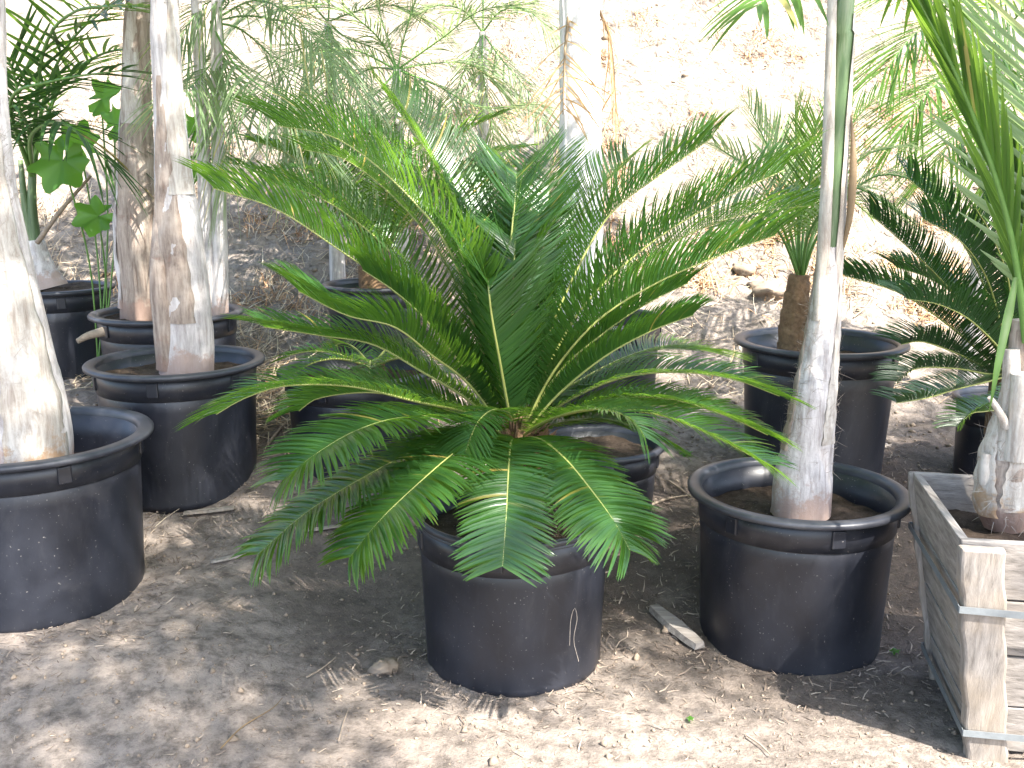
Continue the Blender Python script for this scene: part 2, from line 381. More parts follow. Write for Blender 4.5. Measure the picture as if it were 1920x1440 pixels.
# ------------------------------------------------------------------ palms trunks
def fibres(parent, P, rad, n, ln, seed, side=None, mat=None, span=(0, 1), r=.0006):
    g = np.random.default_rng(seed); mb = MB(); m = len(P)
    for i in range(n):
        u = g.uniform(*span)*(m-1); k = int(u); p = P[k]+(P[min(k+1, m-1)]-P[k])*(u-k); rr = np.interp(u, np.arange(m), rad)
        a = g.uniform(0, 2*math.pi) if side is None else side+g.normal(0, .45)
        o = np.array([math.cos(a), math.sin(a), 0]); tn = np.array([-math.sin(a), math.cos(a), 0])
        q = p+o*rr*.97; l = ln*g.uniform(.4, 1.2); up = g.uniform(-.5, 1.1)
        ou = abs(g.normal(0, .14)); c = [q, q+l*.5*(o*(.05+ou*.6)+np.array([0, 0, up])+tn*g.normal(0, .3)), q+l*(o*(ou+.04)+np.array([0, 0, up+g.normal(0, .35)])+tn*g.normal(0, .5))]
        S = spline(c, 5); wv = norm(np.cross(S[-1]-S[0], o+np.array([0, 0, .01])))*r
        W = np.array([1, 1, .9, .7, .2])[:, None]
        mb.add(np.vstack([S-wv*W, S+wv*W]), [[j, j+1, j+6, j+5] for j in range(4)])
    mb.obj('fibres', mat or M['fibre'], parent)
def trunk(parent, ctrl, rads, mat, nseg=60, name='trunk', seed=0, ridge=.06, sheaths=()):
    P = spline([tuple(c)+(r,) for c, r in zip(ctrl, rads)], nseg); rad = P[:, 3]; P = P[:, :3]
    def bump(u, th):
        out = np.ones(np.broadcast_shapes(u.shape, th.shape))
        out += ridge*np.sin(3*th+2.2*u+seed)*.35+ridge*.6*np.sin(7*th-3*u+seed*2)*.3+ridge*.5*np.sin(23*th+seed)*.12
        # oblique overlapping leaf-base scars
        s = np.mod(u*5.0+.16*np.sin(th+seed)+.2*seed, 1)
        return out+ridge*.55*(s-.5)
    mb = MB(); tube(mb, P, rad, 40, bump=bump); o = mb.obj(name, mat, parent)
    for (u0, u1, a0, a1, mt, nm, off) in sheaths:
        k0, k1 = int(u0*(nseg-1)), int(u1*(nseg-1)); q = P[k0:k1+1]; rr = rad[k0:k1+1]*off
        L = len(q); sb = MB()
        # tapering wedge-shaped shell
        T = norm(np.gradient(q, axis=0)); A = norm(np.cross(T, np.array([0, -1, .05]))); B = np.cross(A, T)
        th = np.linspace(0, 1, 12); VV = []
        for lay in (1.0, .93):
            for i in range(L):
                w_ = 1-(i/(L-1))**1.6*.85; mid = (a0+a1)/2; half = (a1-a0)/2*w_
                for x in th:
                    a = mid+half*(2*x-1)*(1+.05*math.sin(i*1.7+seed)); rr_ = rr[i]*(lay+.035*math.sin(i*.9+a*5))
                    VV.append(q[i]+rr_*(math.cos(a)*A[i]+math.sin(a)*B[i]))
        n = 12; ff = []
        for lay in (0, 1):
            o_ = lay*L*n
            ff += [[o_+i*n+j, o_+i*n+j+1, o_+(i+1)*n+j+1, o_+(i+1)*n+j] for i in range(L-1) for j in range(n-1)]
        e = L*n
        for i in range(L-1):
            for j in (0, n-1): ff.append([i*n+j, (i+1)*n+j, e+(i+1)*n+j, e+i*n+j])
        sb.add(VV, ff); sb.obj(nm, mt, parent)
    return P, rad
def crown(parent, top, nf, length, seed, mat, az0=0, L=.4, el=(35, 75), sag=(70, 110), n=34, wd=.024):
    g = random.Random(seed)
    for i in range(nf):
        az = az0+i*137.5+g.uniform(-12, 12); e = g.uniform(*el)
        frond(parent, arch(top, az, e, length*g.uniform(.85, 1.1), g.uniform(*sag)), n, L, wd, mat, M['rib_green'], 60, 22, 15, .35, .02, .16, .014, seed=seed*20+i, jit=9, fwd=.05)
PG = 'palms with pale ringed trunks'
# left edge palm
Y = P1['c'][1]
b = empty('potted_palm', (at(40, 850, Y)[0], Y, P1['soil']), 'thick pale palm trunk with flared base and reddish patch, cut by left edge', 'palm')
pp = px((44, 885, Y), (42, 800, Y), (20, 640, Y), (-4, 470, Y), (-20, 330, Y), (-32, 150, Y), (-38, -60, Y)); pp += [pp[-1]+np.array([-.02, .0, .5]), pp[-1]+np.array([-.05, .0, 1.0])]
tp, tr = trunk(b, pp, [.135, .132, .108, .082, .066, .058, .055, .05, .05], M['trunk'], 90, seed=1.3, ridge=.05,
   sheaths=[(.02, .5, .1, 1.5, M['sheath'], 'leaf_sheath', 1.045), (.05, .42, 1.7, 3.3, M['trunk'], 'leaf_sheath', 1.03)])
fibres(b, tp, tr, 420, .045, 3, side=-.55, span=(.04, .42))
crown(b, tp[-1], 8, 1.9, 21, M['palm'], 20)
# forked trunk palm
Y = P2['c'][1]
b = empty('potted_palm', (P2['c'][0]+.02, Y, P2['soil']), 'pale palm trunk splitting from a brown sheath, in the pot behind left edge pot', 'palm')
pp = px((348, 700, Y), (350, 640, Y), (345, 540, Y), (334, 430, Y), (324, 320, Y), (316, 200, Y), (309, 60, Y), (305, -60, Y)); pp += [pp[-1]+np.array([0, 0, .8])]
tp, tr = trunk(b, pp, [.094, .09, .083, .076, .062, .05, .047, .045, .045], M['trunk'], 90, seed=2.1,
   sheaths=[(.1, .48, .9, 2.7, M['trunk_brown'], 'leaf_sheath', 1.05), (.3, .62, .1, 1.5, M['sheath'], 'leaf_sheath', 1.06)])
pq = px((318, 690, Y-.04), (312, 620, Y-.05), (303, 530, Y-.05), (305, 440, Y-.03), (310, 330, Y-.01))
trunk(b, pq, [.045, .042, .038, .034, .02], M['trunk_brown'], 40, 'side_stem', 4.2, .09)
fibres(b, tp, tr, 260, .05, 5, side=3.3, span=(.05, .75)); fibres(b, tp, tr, 160, .05, 6, side=-.3, span=(.3, .9))
crown(b, tp[-1], 8, 2.0, 22, M['palm'], 70)
# third pot: two trunks
Y = P3['c'][1]
b = empty('potted_palm', (P3['c'][0]-.1, Y, P3['soil']), 'brownish grey palm trunk with shaggy fibres just left of the forked palm', 'palm')
pp = px((264, 600, Y), (262, 540, Y), (256, 450, Y), (257, 340, Y), (256, 220, Y), (256, 60, Y), (257, -60, Y)); pp += [pp[-1]+np.array([0, 0, .9])]
tp, tr = trunk(b, pp, [.082, .08, .085, .075, .06, .05, .046, .045], M['trunk_brown'], 90, seed=3.4,
   sheaths=[(.03, .4, 2.3, 3.6, M['trunk'], 'leaf_sheath', 1.06), (.35, .6, .9, 2.4, M['sheath'], 'leaf_sheath', 1.05), (.55, .85, .6, 2.0, M['sheath'], 'leaf_sheath', 1.05)])
fibres(b, tp, tr, 420, .07, 7, span=(.2, .75))
crown(b, tp[-1], 7, 1.9, 23, M['palm'], 110)
b = empty('potted_palm', (at(402, 590, Y)[0], Y, P3['soil']), 'slim whitish double stem right of the forked palm in the hidden pot', 'palm')
for dx, sd in ((-12, 1), (10, 2)):
    pp = px((402+dx, 600, Y), (402+dx, 480, Y), (398+dx*1.2, 350, Y), (394+dx*1.3, 200, Y), (390+dx*1.6, 60, Y), (388+dx*2, -80, Y))
    tp, tr = trunk(b, pp, [.036, .032, .028, .024, .022, .02], M['trunk'], 50, 'stem', sd)
    fibres(b, tp, tr, 60, .05, 17+sd)
    crown(b, tp[-1], 4, 1.3, 24+sd, M['palm'], 60*sd, L=.3, n=26)
for i, q in enumerate([((430, 0, 4.2), (380, 10, 4.1), (330, 80, 4.0)), ((480, 0, 4.2), (560, 40, 4.1), (630, 130, 4.0)), ((410, 90, 4.15), (370, 150, 4.0), (330, 180, 3.8)), ((460, 60, 4.2), (540, 150, 4.2), (580, 300, 4.1)),
        ((450, -40, 4.2), (500, -60, 4.2), (600, -40, 4.0)), ((420, 120, 4.1), (435, 220, 4.0), (420, 340, 3.9)), ((480, 30, 4.3), (600, 70, 4.3), (700, 190, 4.3)), ((440, 120, 4), (520, 190, 3.8), (640, 330, 3.7))]):
    frond(b, px((395, 40, Y), *q), 36, .28, .007, M['palm_pale'], M['rib_green'], 58, 25, 8, .5, .02, .15, .005, seed=230+i, jit=7, gap=.08)
# palm in tall left pot
Y = P4['c'][1]
b = empty('potted_palm', (at(82, 520, Y)[0], Y, P4['soil']), 'green stemmed palm with pale orange swollen base behind left edge trunk', 'palm')
pp = px((92, 540, Y), (78, 500, Y), (66, 450, Y), (60, 380, Y), (62, 300, Y), (70, 220, Y))
tp, tr = trunk(b, pp[:3], [.085, .055, .035], M['trunk'], 30, seed=1, ridge=.12); fibres(b, tp, tr, 120, .06, 31, mat=M['fibre'])
trunk(b, pp[1:], [.032, .026, .02, .016, .010], M['stalk'], 40, 'stalk', 1.8)
trunk(b, px((80, 500, Y), (50, 400, Y), (38, 300, Y)), [.022, .018, .010], M['stalk'], 30, 'stalk', .8)
PD = dict(n=20, L=.32, wd=.015, mat=M['palm_dark'], rib=M['rib_green'], a0=62, a1=25, vee=8, droop=.12, curl=.02, start=.25, rr=.012, jit=5, fwd=.08)
frond(b, px((62, 330, Y), (78, 200, Y-.1), (110, 110, Y-.2), (160, 45, Y-.3), (230, 0, Y-.45)), seed=41, **{**PD, 'twist': 40})
frond(b, px((60, 330, Y), (40, 220, Y-.2), (20, 120, Y-.3), (-30, 60, Y-.4)), seed=42, **PD)
frond(b, px((62, 300, Y), (110, 165, Y), (190, 100, Y-.1), (280, 90, Y-.2)), seed=43, **{**PD, 'mat': M['palm']})
frond(b, px((60, 320, Y), (60, 250, Y-.3), (120, 230, Y-.5), (200, 300, Y-.6)), seed=44, **{**PD, 'droop': .4})
frond(b, px((60, 330, Y), (20, 190, Y-.4), (100, 150, Y-.6), (230, 130, Y-.7)), seed=45, **{**PD, 'L': .25})
frond(b, px((60, 320, Y), (50, 230, Y-.3), (10, 200, Y-.5), (-60, 260, Y-.6)), seed=46, **{**PD, 'droop': .4})
frond(b, px((60, 300, Y), (80, 100, Y-.3), (140, 20, Y-.5), (260, 10, Y-.8)), seed=47, **{**PD, 'mat': M['palm']})

# right front palm
Y = P9['c'][1]
b = empty('potted_palm', (at(1503, 940, Y)[0], Y, P9['soil']), 'slender leaning palm, white base with rusty patch, green stalk above, in right front pot', 'palm')
pp = px((1500, 962, Y), (1504, 900, Y), (1516, 820, Y), (1530, 720, Y), (1543, 620, Y), (1553, 520, Y), (1560, 460, Y))
tp, tr = trunk(b, pp, [.084, .081, .068, .056, .046, .037, .028], M['trunk'], 70, seed=.4, ridge=.05,
   sheaths=[(.25, .98, 2.7, 4.2, M['trunk_brown'], 'leaf_sheath', 1.04), (.3, .97, .2, 1.3, M['sheath'], 'leaf_sheath', 1.03)])
fibres(b, tp, tr, 420, .05, 51, side=3.4, span=(.2, .95)); fibres(b, tp, tr, 150, .07, 52, side=-.2, span=(.15, .6))
pp = px((1548, 640, Y), (1556, 500, Y), (1562, 400, Y), (1568, 300, Y), (1575, 180, Y), (1584, 60, Y), (1590, -60, Y)); pp += [pp[-1]+np.array([.05, 0, 1.5])]
tp2, tr2 = trunk(b, pp, [.028, .029, .027, .026, .025, .024, .024, .022], M['stalk'], 60, 'stalk', 5.0, .08, sheaths=[(.02, .30, 2.6, 4.6, M['trunk_brown'], 'leaf_sheath', 1.25), (.02, .36, .0, 1.5, M['sheath'], 'leaf_sheath', 1.22), (.25, .6, 2.8, 3.9, M['sheath'], 'leaf_sheath', 1.2)])
st = MB(); tube(st, spline(px((1536, 600, Y-.02), (1546, 430, Y-.03), (1552, 300, Y-.03), (1556, 150, Y-.02), (1562, -60, Y)), 40), np.linspace(.02, .012, 40), 10); st.obj('dry_stalk', M['sheath'], b)
st = MB(); S = spline(px((1578, 480, Y-.02), (1594, 400, Y-.03), (1600, 300, Y-.03), (1596, 215, Y-.02)), 30)
tube(st, S, .011*np.sin(np.linspace(.15, 3.05, 30)), 8); st.obj('dry_leaf_stub', M['rib_brown'], b)
for i, q in enumerate([((1588, -20, Y), (1560, -70, Y-.2), (1500, -60, Y-.4), (1420, 10, Y-.6)), ((1590, -20, Y), (1640, -80, Y), (1700, -60, Y+.1), (1780, 20, Y+.2)), ((1590, -40, Y), (1600, -150, Y+.1), (1640, -200, Y+.4), (1720, -160, Y+.8))]):
    frond(b, px(*q), 18, .2, .012, M['palm'], M['rib_green'], 65, 25, 8, .3, .02, .2, .01, seed=60+i, jit=8)
crown(b, tp2[-1], 6, 1.5, 61, M['palm'], 200, L=.32, n=28)
# blown white trunk in pot behind
Y = P6['c'][1]+.1
b = empty('potted_palm', (at(1092, 600, Y)[0], Y, P6['soil']), 'brightly sunlit white palm trunk rising right behind the big cycad crown', 'palm')
pp = px((1090, 620, Y), (1090, 520, Y), (1090, 400, Y), (1090, 250, Y), (1089, 100, Y), (1088, -60, Y)); pp += [pp[-1]+np.array([0, 0, .8])]
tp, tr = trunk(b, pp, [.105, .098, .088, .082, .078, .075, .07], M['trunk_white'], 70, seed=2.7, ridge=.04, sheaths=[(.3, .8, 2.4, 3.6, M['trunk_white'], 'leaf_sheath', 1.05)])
fibres(b, tp, tr, 160, .05, 71)
frond(b, px((1066, 30, Y-.05), (1060, 90, Y-.1), (1058, 150, Y-.12), (1056, 215, Y-.15)), 18, .2, .006, M['dry_leaf'], M['rib_brown'], 60, 50, 5, .15, .02, .05, .007, seed=72, gap=.3, name='dry_frond', jit=10)
frond(b, px((1120, 10, Y), (1140, 60, Y), (1150, 130, Y), (1155, 215, Y)), 22, .16, .007, M['dry_leaf'], M['rib_brown'], 50, 30, 5, .3, .02, .05, .006, seed=73, gap=.2, name='dry_frond', jit=18)
crown(b, tp[-1], 8, 1.9, 74, M['palm_pale'], 40)

# feathery young palm
Y = P8['c'][1]
bx = at(1492, 640, Y)
b = empty('feathery_palm', (bx[0], Y, P8['soil']), 'small feathery palm with brown fibrous trunk in the deep pot behind the leaning palm', 'palm')
pp = px((1488, 672, Y), (1490, 610, Y), (1494, 560, Y), (1500, 515, Y))
tp, tr = trunk(b, pp, [.062, .054, .045, .036], M['brown_fibre'], 40, seed=1.1, ridge=.2)
fibres(b, tp, tr, 380, .05, 81, mat=M['brown_fibre'], r=.0009)
YP = dict(n=32, L=.18, wd=.006, mat=M['palm'], rib=M['rib_green'], a0=55, a1=28, vee=20, droop=.12, curl=.02, start=.3, rr=.007, jit=5)
sp8 = [((1500, 525), (1497, 400), (1494, 290), (1492, 200), 0), ((1500, 525), (1480, 420), (1450, 300), (1405, 200), -.1), ((1500, 525), (1470, 430), (1420, 330), (1340, 270), -.25),
       ((1502, 525), (1520, 400), (1560, 280), (1640, 180), .1), ((1502, 525), (1530, 420), (1610, 300), (1700, 270), .0), ((1502, 525), (1540, 430), (1640, 330), (1760, 350), -.25),
       ((1502, 525), (1520, 430), (1590, 350), (1690, 400), -.4), ((1500, 525), (1470, 450), (1430, 400), (1370, 420), -.4), ((1500, 525), (1490, 420), (1470, 330), (1450, 240), .25),
       ((1500, 525), (1510, 400), (1530, 300), (1560, 200), .3), ((1502, 525), (1530, 430), (1580, 370), (1640, 410), .3), ((1500, 525), (1500, 420), (1520, 330), (1530, 230), -.2)]
for i, (a, c, d, e, dy) in enumerate(sp8):
    frond(b, px((*a, Y), (*c, Y+dy*.3), (*d, Y+dy*.7), (*e, Y+dy)), seed=90+i, **{**YP, 'mat': M['palm_pale'] if i in (1, 2, 4, 5, 6) else M['palm'], 'droop': .5 if i in (4, 5, 6) else .12})

# ------------------------------------------------------------------ cycads
FULL = lambda t: np.clip(.3+2.4*(t-.1), .3, 1)
CP = lambda t: np.clip(.3+2.4*(t-.1), .3, 1)*np.where(t > .93, 1-.3*((t-.93)/.07)**1.6, 1)
def cycad(C, fr, parent, mat, seed, n=138, L=.16, wd=.0050, base_r=.03, **kw):
    g = random.Random(seed)
    for i, (pts, o) in enumerate(fr):
        o = dict(o); p0 = np.array(C, float); first = px(pts[0])[0]
        d = first-p0; d = d/np.linalg.norm(d)*base_r
        base = p0+np.array([d[0], d[1], abs(d[2])*.3])+np.array([0, 0, -.02])
        kk = dict(n=n, L=L*g.uniform(.95, 1.05), wd=wd, mat=mat, rib=M['rib'], a0=80, a1=50, vee=46, droop=.05, curl=.16, start=.10, rr=.0048, axis=C, seed=seed*100+i, prof=CP, jit=2.5, fwd=.16)
        kk.update(kw); kk.update(o)
        frond(parent, [base]+px(*pts), **kk)
C = at(965, 806, 2.62)
b = empty('cycad', (C[0], C[1], PC['soil']), 'large cycad with many glossy green feather fronds spreading from the middle pot', 'cycad plant')
mb = MB(); tube(mb, [(C[0], C[1], PC['soil']-.03), (C[0], C[1], PC['soil']+.06), (C[0], C[1], C[2]-.03), (C[0], C[1], C[2]+.04)], [.075, .085, .075, .02], 24); mb.obj('trunk', M['caudex'], b)
# woolly scale leaves round the growing point
mb = MB(); g = np.random.default_rng(4)
for i in range(150):
    a = g.uniform(0, 6.28); z = g.uniform(-.1, .03); r0 = .075-.5*max(0, z); o = np.array([math.cos(a), math.sin(a), 0]); t = np.array([-math.sin(a), math.cos(a), 0])
    p = C+o*r0+np.array([0, 0, z]); l = g.uniform(.03, .06); q = p+l*(o*.8+np.array([0, 0, .8]))
    mb.add([p-t*.008, p+t*.008, q, p+o*.008+np.array([0, 0, -.008])], [[0, 1, 2], [0, 3, 2], [1, 3, 2]])
mb.obj('scale_leaves', M['brown_fibre'], b, False)
big = [
 # erect, left to right (pixel x, pixel y, distance Y)
 (((912, 600, 2.66), (868, 430, 2.70), (805, 290, 2.76), (728, 182, 2.82)), dict(L=.18, vee=40)),
 (((895, 630, 2.60), (842, 465, 2.60), (742, 342, 2.64), (630, 258, 2.70), (520, 235, 2.76)), dict(L=.19, vee=48)),
 (((945, 600, 2.60), (960, 440, 2.61), (968, 345, 2.67), (967, 318, 2.90)), dict(L=.20, vee=38, a1=50, a0=64, curl=.04, droop=0, prof=FULL)),
 (((938, 680, 2.50), (922, 590, 2.45), (916, 530, 2.45), (915, 515, 2.66)), dict(L=.185, vee=34, a1=50, a0=66, curl=.04, droop=0, prof=FULL)),
 (((1005, 600, 2.66), (1020, 450, 2.72), (1030, 350, 2.80), (1032, 300, 2.95)), dict(L=.18, vee=36)),
 (((925, 600, 2.66), (900, 450, 2.72), (878, 360, 2.80), (868, 320, 2.95)), dict(L=.18, vee=36)),
 (((955, 580, 2.72), (958, 430, 2.82), (955, 340, 2.92)), dict(L=.17, vee=30)),
 (((985, 630, 2.60), (998, 500, 2.62), (1008, 420, 2.68), (1010, 380, 2.82)), dict(L=.17, vee=34)),
 (((918, 640, 2.56), (885, 530, 2.54), (860, 460, 2.56), (848, 425, 2.70)), dict(L=.17, vee=34)),
 (((960, 640, 2.56), (962, 520, 2.56), (966, 455, 2.60), (968, 430, 2.76)), dict(L=.165, vee=32)),
 (((1010, 680, 2.62), (1062, 545, 2.63), (1140, 405, 2.66), (1240, 325, 2.70), (1335, 258, 2.74)), dict(L=.15)),
 (((1025, 690, 2.62), (1100, 565, 2.60), (1220, 455, 2.62), (1350, 375, 2.64), (1470, 318, 2.68)), dict(L=.175)),
 (((1035, 700, 2.60), (1120, 600, 2.55), (1230, 530, 2.52), (1350, 478, 2.52), (1455, 440, 2.54)), dict(L=.165)),
 (((1030, 680, 2.7), (1130, 560, 2.82), (1270, 450, 2.95), (1400, 400, 3.05), (1520, 385, 3.1)), dict(L=.15)),
 (((1000, 640, 2.7), (1045, 480, 2.80), (1110, 370, 2.92), (1180, 300, 3.05)), dict(L=.14)),
 (((880, 680, 2.62), (790, 590, 2.58), (700, 512, 2.56), (640, 470, 2.55), (520, 392, 2.54), (400, 352, 2.54)), dict(L=.16)),
 (((880, 670, 2.66), (790, 540, 2.74), (700, 440, 2.82), (600, 370, 2.9), (500, 340, 2.95)), dict(L=.14)),
 (((900, 640, 2.72), (830, 480, 2.85), (740, 370, 2.98), (650, 300, 3.1), (570, 280, 3.2)), dict(L=.14)),
 (((1045, 700, 2.62), (1130, 625, 2.62), (1210, 570, 2.64), (1290, 530, 2.68)), dict(L=.12)),
 (((870, 690, 2.58), (800, 600, 2.54), (740, 545, 2.52), (680, 505, 2.52)), dict(L=.12)),
 # middle left
 (((880, 720, 2.58), (810, 665, 2.52), (740, 612, 2.48), (650, 590, 2.46), (560, 545, 2.46)), dict(vee=38, a1=40)),
 (((880, 750, 2.60), (790, 695, 2.56), (700, 645, 2.55), (600, 628, 2.55), (495, 612, 2.55)), dict(vee=30)),
 (((880, 775, 2.56), (780, 752, 2.44), (660, 724, 2.36), (540, 722, 2.30), (460, 745, 2.28), (405, 776, 2.27)), dict(vee=24, L=.14)),
 (((900, 790, 2.60), (800, 755, 2.60), (700, 735, 2.60), (600, 745, 2.6), (560, 770, 2.6)), dict(L=.12)),
 # low front left
 (((880, 785, 2.46), (760, 782, 2.28), (670, 806, 2.18), (590, 852, 2.10), (530, 900, 2.06)), dict(L=.165, vee=14, wd=.0084, n=165, a0=86, a1=64, fwd=.06)),
 (((890, 805, 2.50), (800, 835, 2.36), (690, 890, 2.26), (575, 960, 2.18), (482, 1040, 2.12)), dict(L=.15, vee=10, wd=.0084, n=165, a0=86, a1=64, fwd=.06)),
 (((905, 815, 2.44), (850, 850, 2.26), (780, 910, 2.14), (712, 975, 2.06), (655, 1045, 2.01)), dict(L=.15, vee=10, wd=.0084, n=165, a0=86, a1=64, fwd=.06)),
 # front
 (((958, 828, 2.38), (954, 870, 2.22), (950, 950, 2.10), (946, 1010, 2.05), (942, 1062, 2.02)), dict(L=.118, wd=.0080, n=155, a0=88, a1=70, fwd=.04, vee=8, droop=.1, curl=.1)),
 (((1010, 822, 2.44), (1060, 860, 2.28), (1110, 920, 2.16), (1150, 975, 2.06), (1182, 1032, 2.02)), dict(L=.135, vee=10, droop=.1, wd=.0084, n=160, a0=86, a1=64, fwd=.06)),
 (((955, 776, 2.50), (925, 768, 2.38), (898, 788, 2.30), (882, 820, 2.26), (872, 848, 2.24)), dict(L=.095, n=80, vee=12)),
 # right low
 (((1020, 790, 2.48), (1090, 768, 2.36), (1150, 770, 2.28), (1190, 790, 2.24), (1210, 820, 2.22)), dict(L=.11, n=90, vee=20)),
 (((1030, 785, 2.56), (1130, 765, 2.46), (1240, 778, 2.38), (1350, 822, 2.32), (1440, 872, 2.28)), dict(vee=22, L=.13)),
 (((1040, 780, 2.6), (1150, 745, 2.54), (1260, 748, 2.5), (1360, 778, 2.47), (1440, 815, 2.46)), dict(vee=22, L=.13)),
 (((1040, 765, 2.62), (1140, 715, 2.6), (1240, 697, 2.58), (1360, 706, 2.56), (1462, 742, 2.55)), dict(vee=22, L=.14)),
 (((1030, 750, 2.66), (1100, 705, 2.72), (1170, 670, 2.78), (1240, 650, 2.84), (1330, 655, 2.9)), dict(L=.17, vee=15)),
 (((1050, 790, 2.68), (1150, 770, 2.76), (1230, 760, 2.85), (1320, 765, 2.95)), dict(L=.11)),
 (((1040, 795, 2.60), (1110, 785, 2.64), (1180, 795, 2.66), (1240, 822, 2.68)), dict(L=.12, vee=12, wd=.0062)),
 (((1045, 740, 2.6), (1130, 670, 2.56), (1220, 620, 2.54), (1300, 590, 2.54)), dict(L=.11)),
]
cycad(C, big, b, M['cycad'], 3)
# dark cycad on right
C2 = at(1900, 690, 3.25)
b = empty('cycad', (C2[0], C2[1], P10['soil']), 'dark shaded cycad at right edge behind the wooden box', 'cycad plant')
mb = MB(); tube(mb, [(C2[0], C2[1], P10['soil']-.03), (C2[0], C2[1], C2[2]-.02), (C2[0], C2[1], C2[2]+.04)], [.07, .07, .02], 20); mb.obj('trunk', M['caudex'], b)
dk = [(((1870, 600, 3.25), (1820, 480, 3.25), (1760, 390, 3.25), (1700, 330, 3.25)), {}), (((1860, 640, 3.25), (1780, 540, 3.22), (1700, 460, 3.2), (1630, 400, 3.2)), {}),
      (((1850, 670, 3.2), (1780, 610, 3.15), (1690, 550, 3.1), (1580, 515, 3.1)), {}), (((1850, 690, 3.2), (1790, 660, 3.1), (1730, 640, 3.05), (1690, 645, 3.0)), dict(L=.12)),
      (((1850, 700, 3.15), (1790, 690, 3.0), (1720, 690, 2.95), (1680, 715, 2.9)), dict(L=.1)), (((1850, 715, 3.1), (1790, 730, 2.9), (1740, 745, 2.8), (1680, 755, 2.75)), dict(L=.1)),
      (((1895, 560, 3.3), (1880, 450, 3.3), (1850, 370, 3.35), (1800, 310, 3.4)), {}), (((1910, 560, 3.3), (1915, 430, 3.3), (1905, 340, 3.3), (1880, 290, 3.35)), {}),
      (((1880, 620, 3.1), (1850, 520, 3.05), (1800, 450, 3.0), (1730, 410, 3.0)), {}), (((1930, 600, 3.2), (1960, 480, 3.2), (1990, 380, 3.2)), {}), (((1940, 650, 3.2), (2010, 570, 3.2), (2090, 520, 3.2)), {}),
      (((1870, 640, 3.3), (1800, 560, 3.4), (1740, 520, 3.5), (1680, 500, 3.6)), {}), (((1900, 620, 3.1), (1890, 520, 3.0), (1860, 440, 2.95), (1830, 390, 2.9)), {}),
      (((1880, 760, 3.05), (1850, 770, 2.95), (1820, 775, 2.88), (1795, 800, 2.84)), dict(L=.09, mat=M['cycad'])), (((1880, 660, 3.05), (1820, 600, 2.95), (1760, 570, 2.9), (1700, 560, 2.88)), {})]
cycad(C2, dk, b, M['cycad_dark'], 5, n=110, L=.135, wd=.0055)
# stumps / small cycad in pot behind left
C3 = np.array([P5['c'][0]+.05, P5['c'][1], P5['soil']])
b = empty('small_cycad', tuple(C3), 'small cycad with short cut stumps in the pot left behind the big cycad', 'cycad plant')
for dx in (-.035, .03): 
    mb = MB(); tube(mb, [C3+np.array([dx, 0, -.03]), C3+np.array([dx, 0, .05]), C3+np.array([dx*1.2, 0, .08])], [.028, .024, .012], 14); mb.obj('stump', M['caudex'], b)
for i in range(7):
    frond(b, arch(C3+np.array([0, 0, .05]), i*51+20, 30, .38, 60), 30, .09, .006, M['cycad'], seed=130+i)
# white wall of cycad behind (pale reflective fronds behind crown)
C4 = at(700, 500, P11['c'][1])
b = empty('cycad', (C4[0], C4[1], P11['soil']), 'pale sunlit cycad in the farthest pot behind left fronds of the big cycad', 'cycad plant')
mb = MB(); tube(mb, [(C4[0], C4[1], P11['soil']-.03), (C4[0], C4[1], C4[2]), (C4[0], C4[1], C4[2]+.05)], [.07, .07, .02], 20); mb.obj('trunk', M['caudex'], b)
for i in range(16):
    frond(b, arch(C4, i*137.5, random.Random(i).uniform(45, 78), .95, 55), 46, .15, .009, M['cycad'], seed=150+i)

# palm behind centre: tall thin fronds filling the top middle
def bgpalm(bx, by, Y, label, seed, fr, mat, zsoil=None, **kw):
    base = at(bx, by, Y); gz = ground_z(base[0], Y)
    b = empty('background_palm', (base[0], Y, gz), label, 'palm')
    mb = MB(); S = spline([(base[0], Y, gz-.05), ((base[0]), Y, (gz+base[2])/2), tuple(base)], 20); tube(mb, S, np.linspace(.045, .02, 20), 10); mb.obj('trunk', M['trunk'], b)
    for i, q in enumerate(fr):
        kk = dict(n=38, L=.30, wd=.008, mat=mat, rib=M['rib_green'], a0=58, a1=25, vee=8, droop=.3, curl=.02, start=.15, rr=.005, seed=seed+i, jit=7, gap=.08); kk.update(kw)
        frond(b, [base]+px(*q), **kk)
bgpalm(745, 130, 5.0, 'pale feathery palm in sunlight above the big cycad, left of the white trunk', 200,
       [((700, 60, 4.9), (620, 10, 4.8), (520, 20, 4.6)), ((650, 90, 4.8), (560, 120, 4.6), (470, 210, 4.4)), ((700, 180, 4.8), (600, 260, 4.5), (520, 330, 4.3)),
        ((830, 70, 4.9), (900, 20, 4.8), (1000, 5, 4.7)), ((820, 160, 4.9), (900, 200, 4.8), (1000, 195, 4.7)), ((770, 210, 4.8), (840, 300, 4.7), (930, 340, 4.6)),
        ((760, 60, 5), (790, -20, 5), (850, -80, 5)), ((720, 50, 5), (690, -40, 5), (640, -100, 5)), ((690, 130, 5.2), (620, 180, 5.3), (560, 250, 5.3)), ((800, 120, 5.2), (880, 120, 5.3), (950, 170, 5.3)), ((745, 210, 4.6), (700, 300, 4.4), (680, 380, 4.3))], M['palm_pale'])
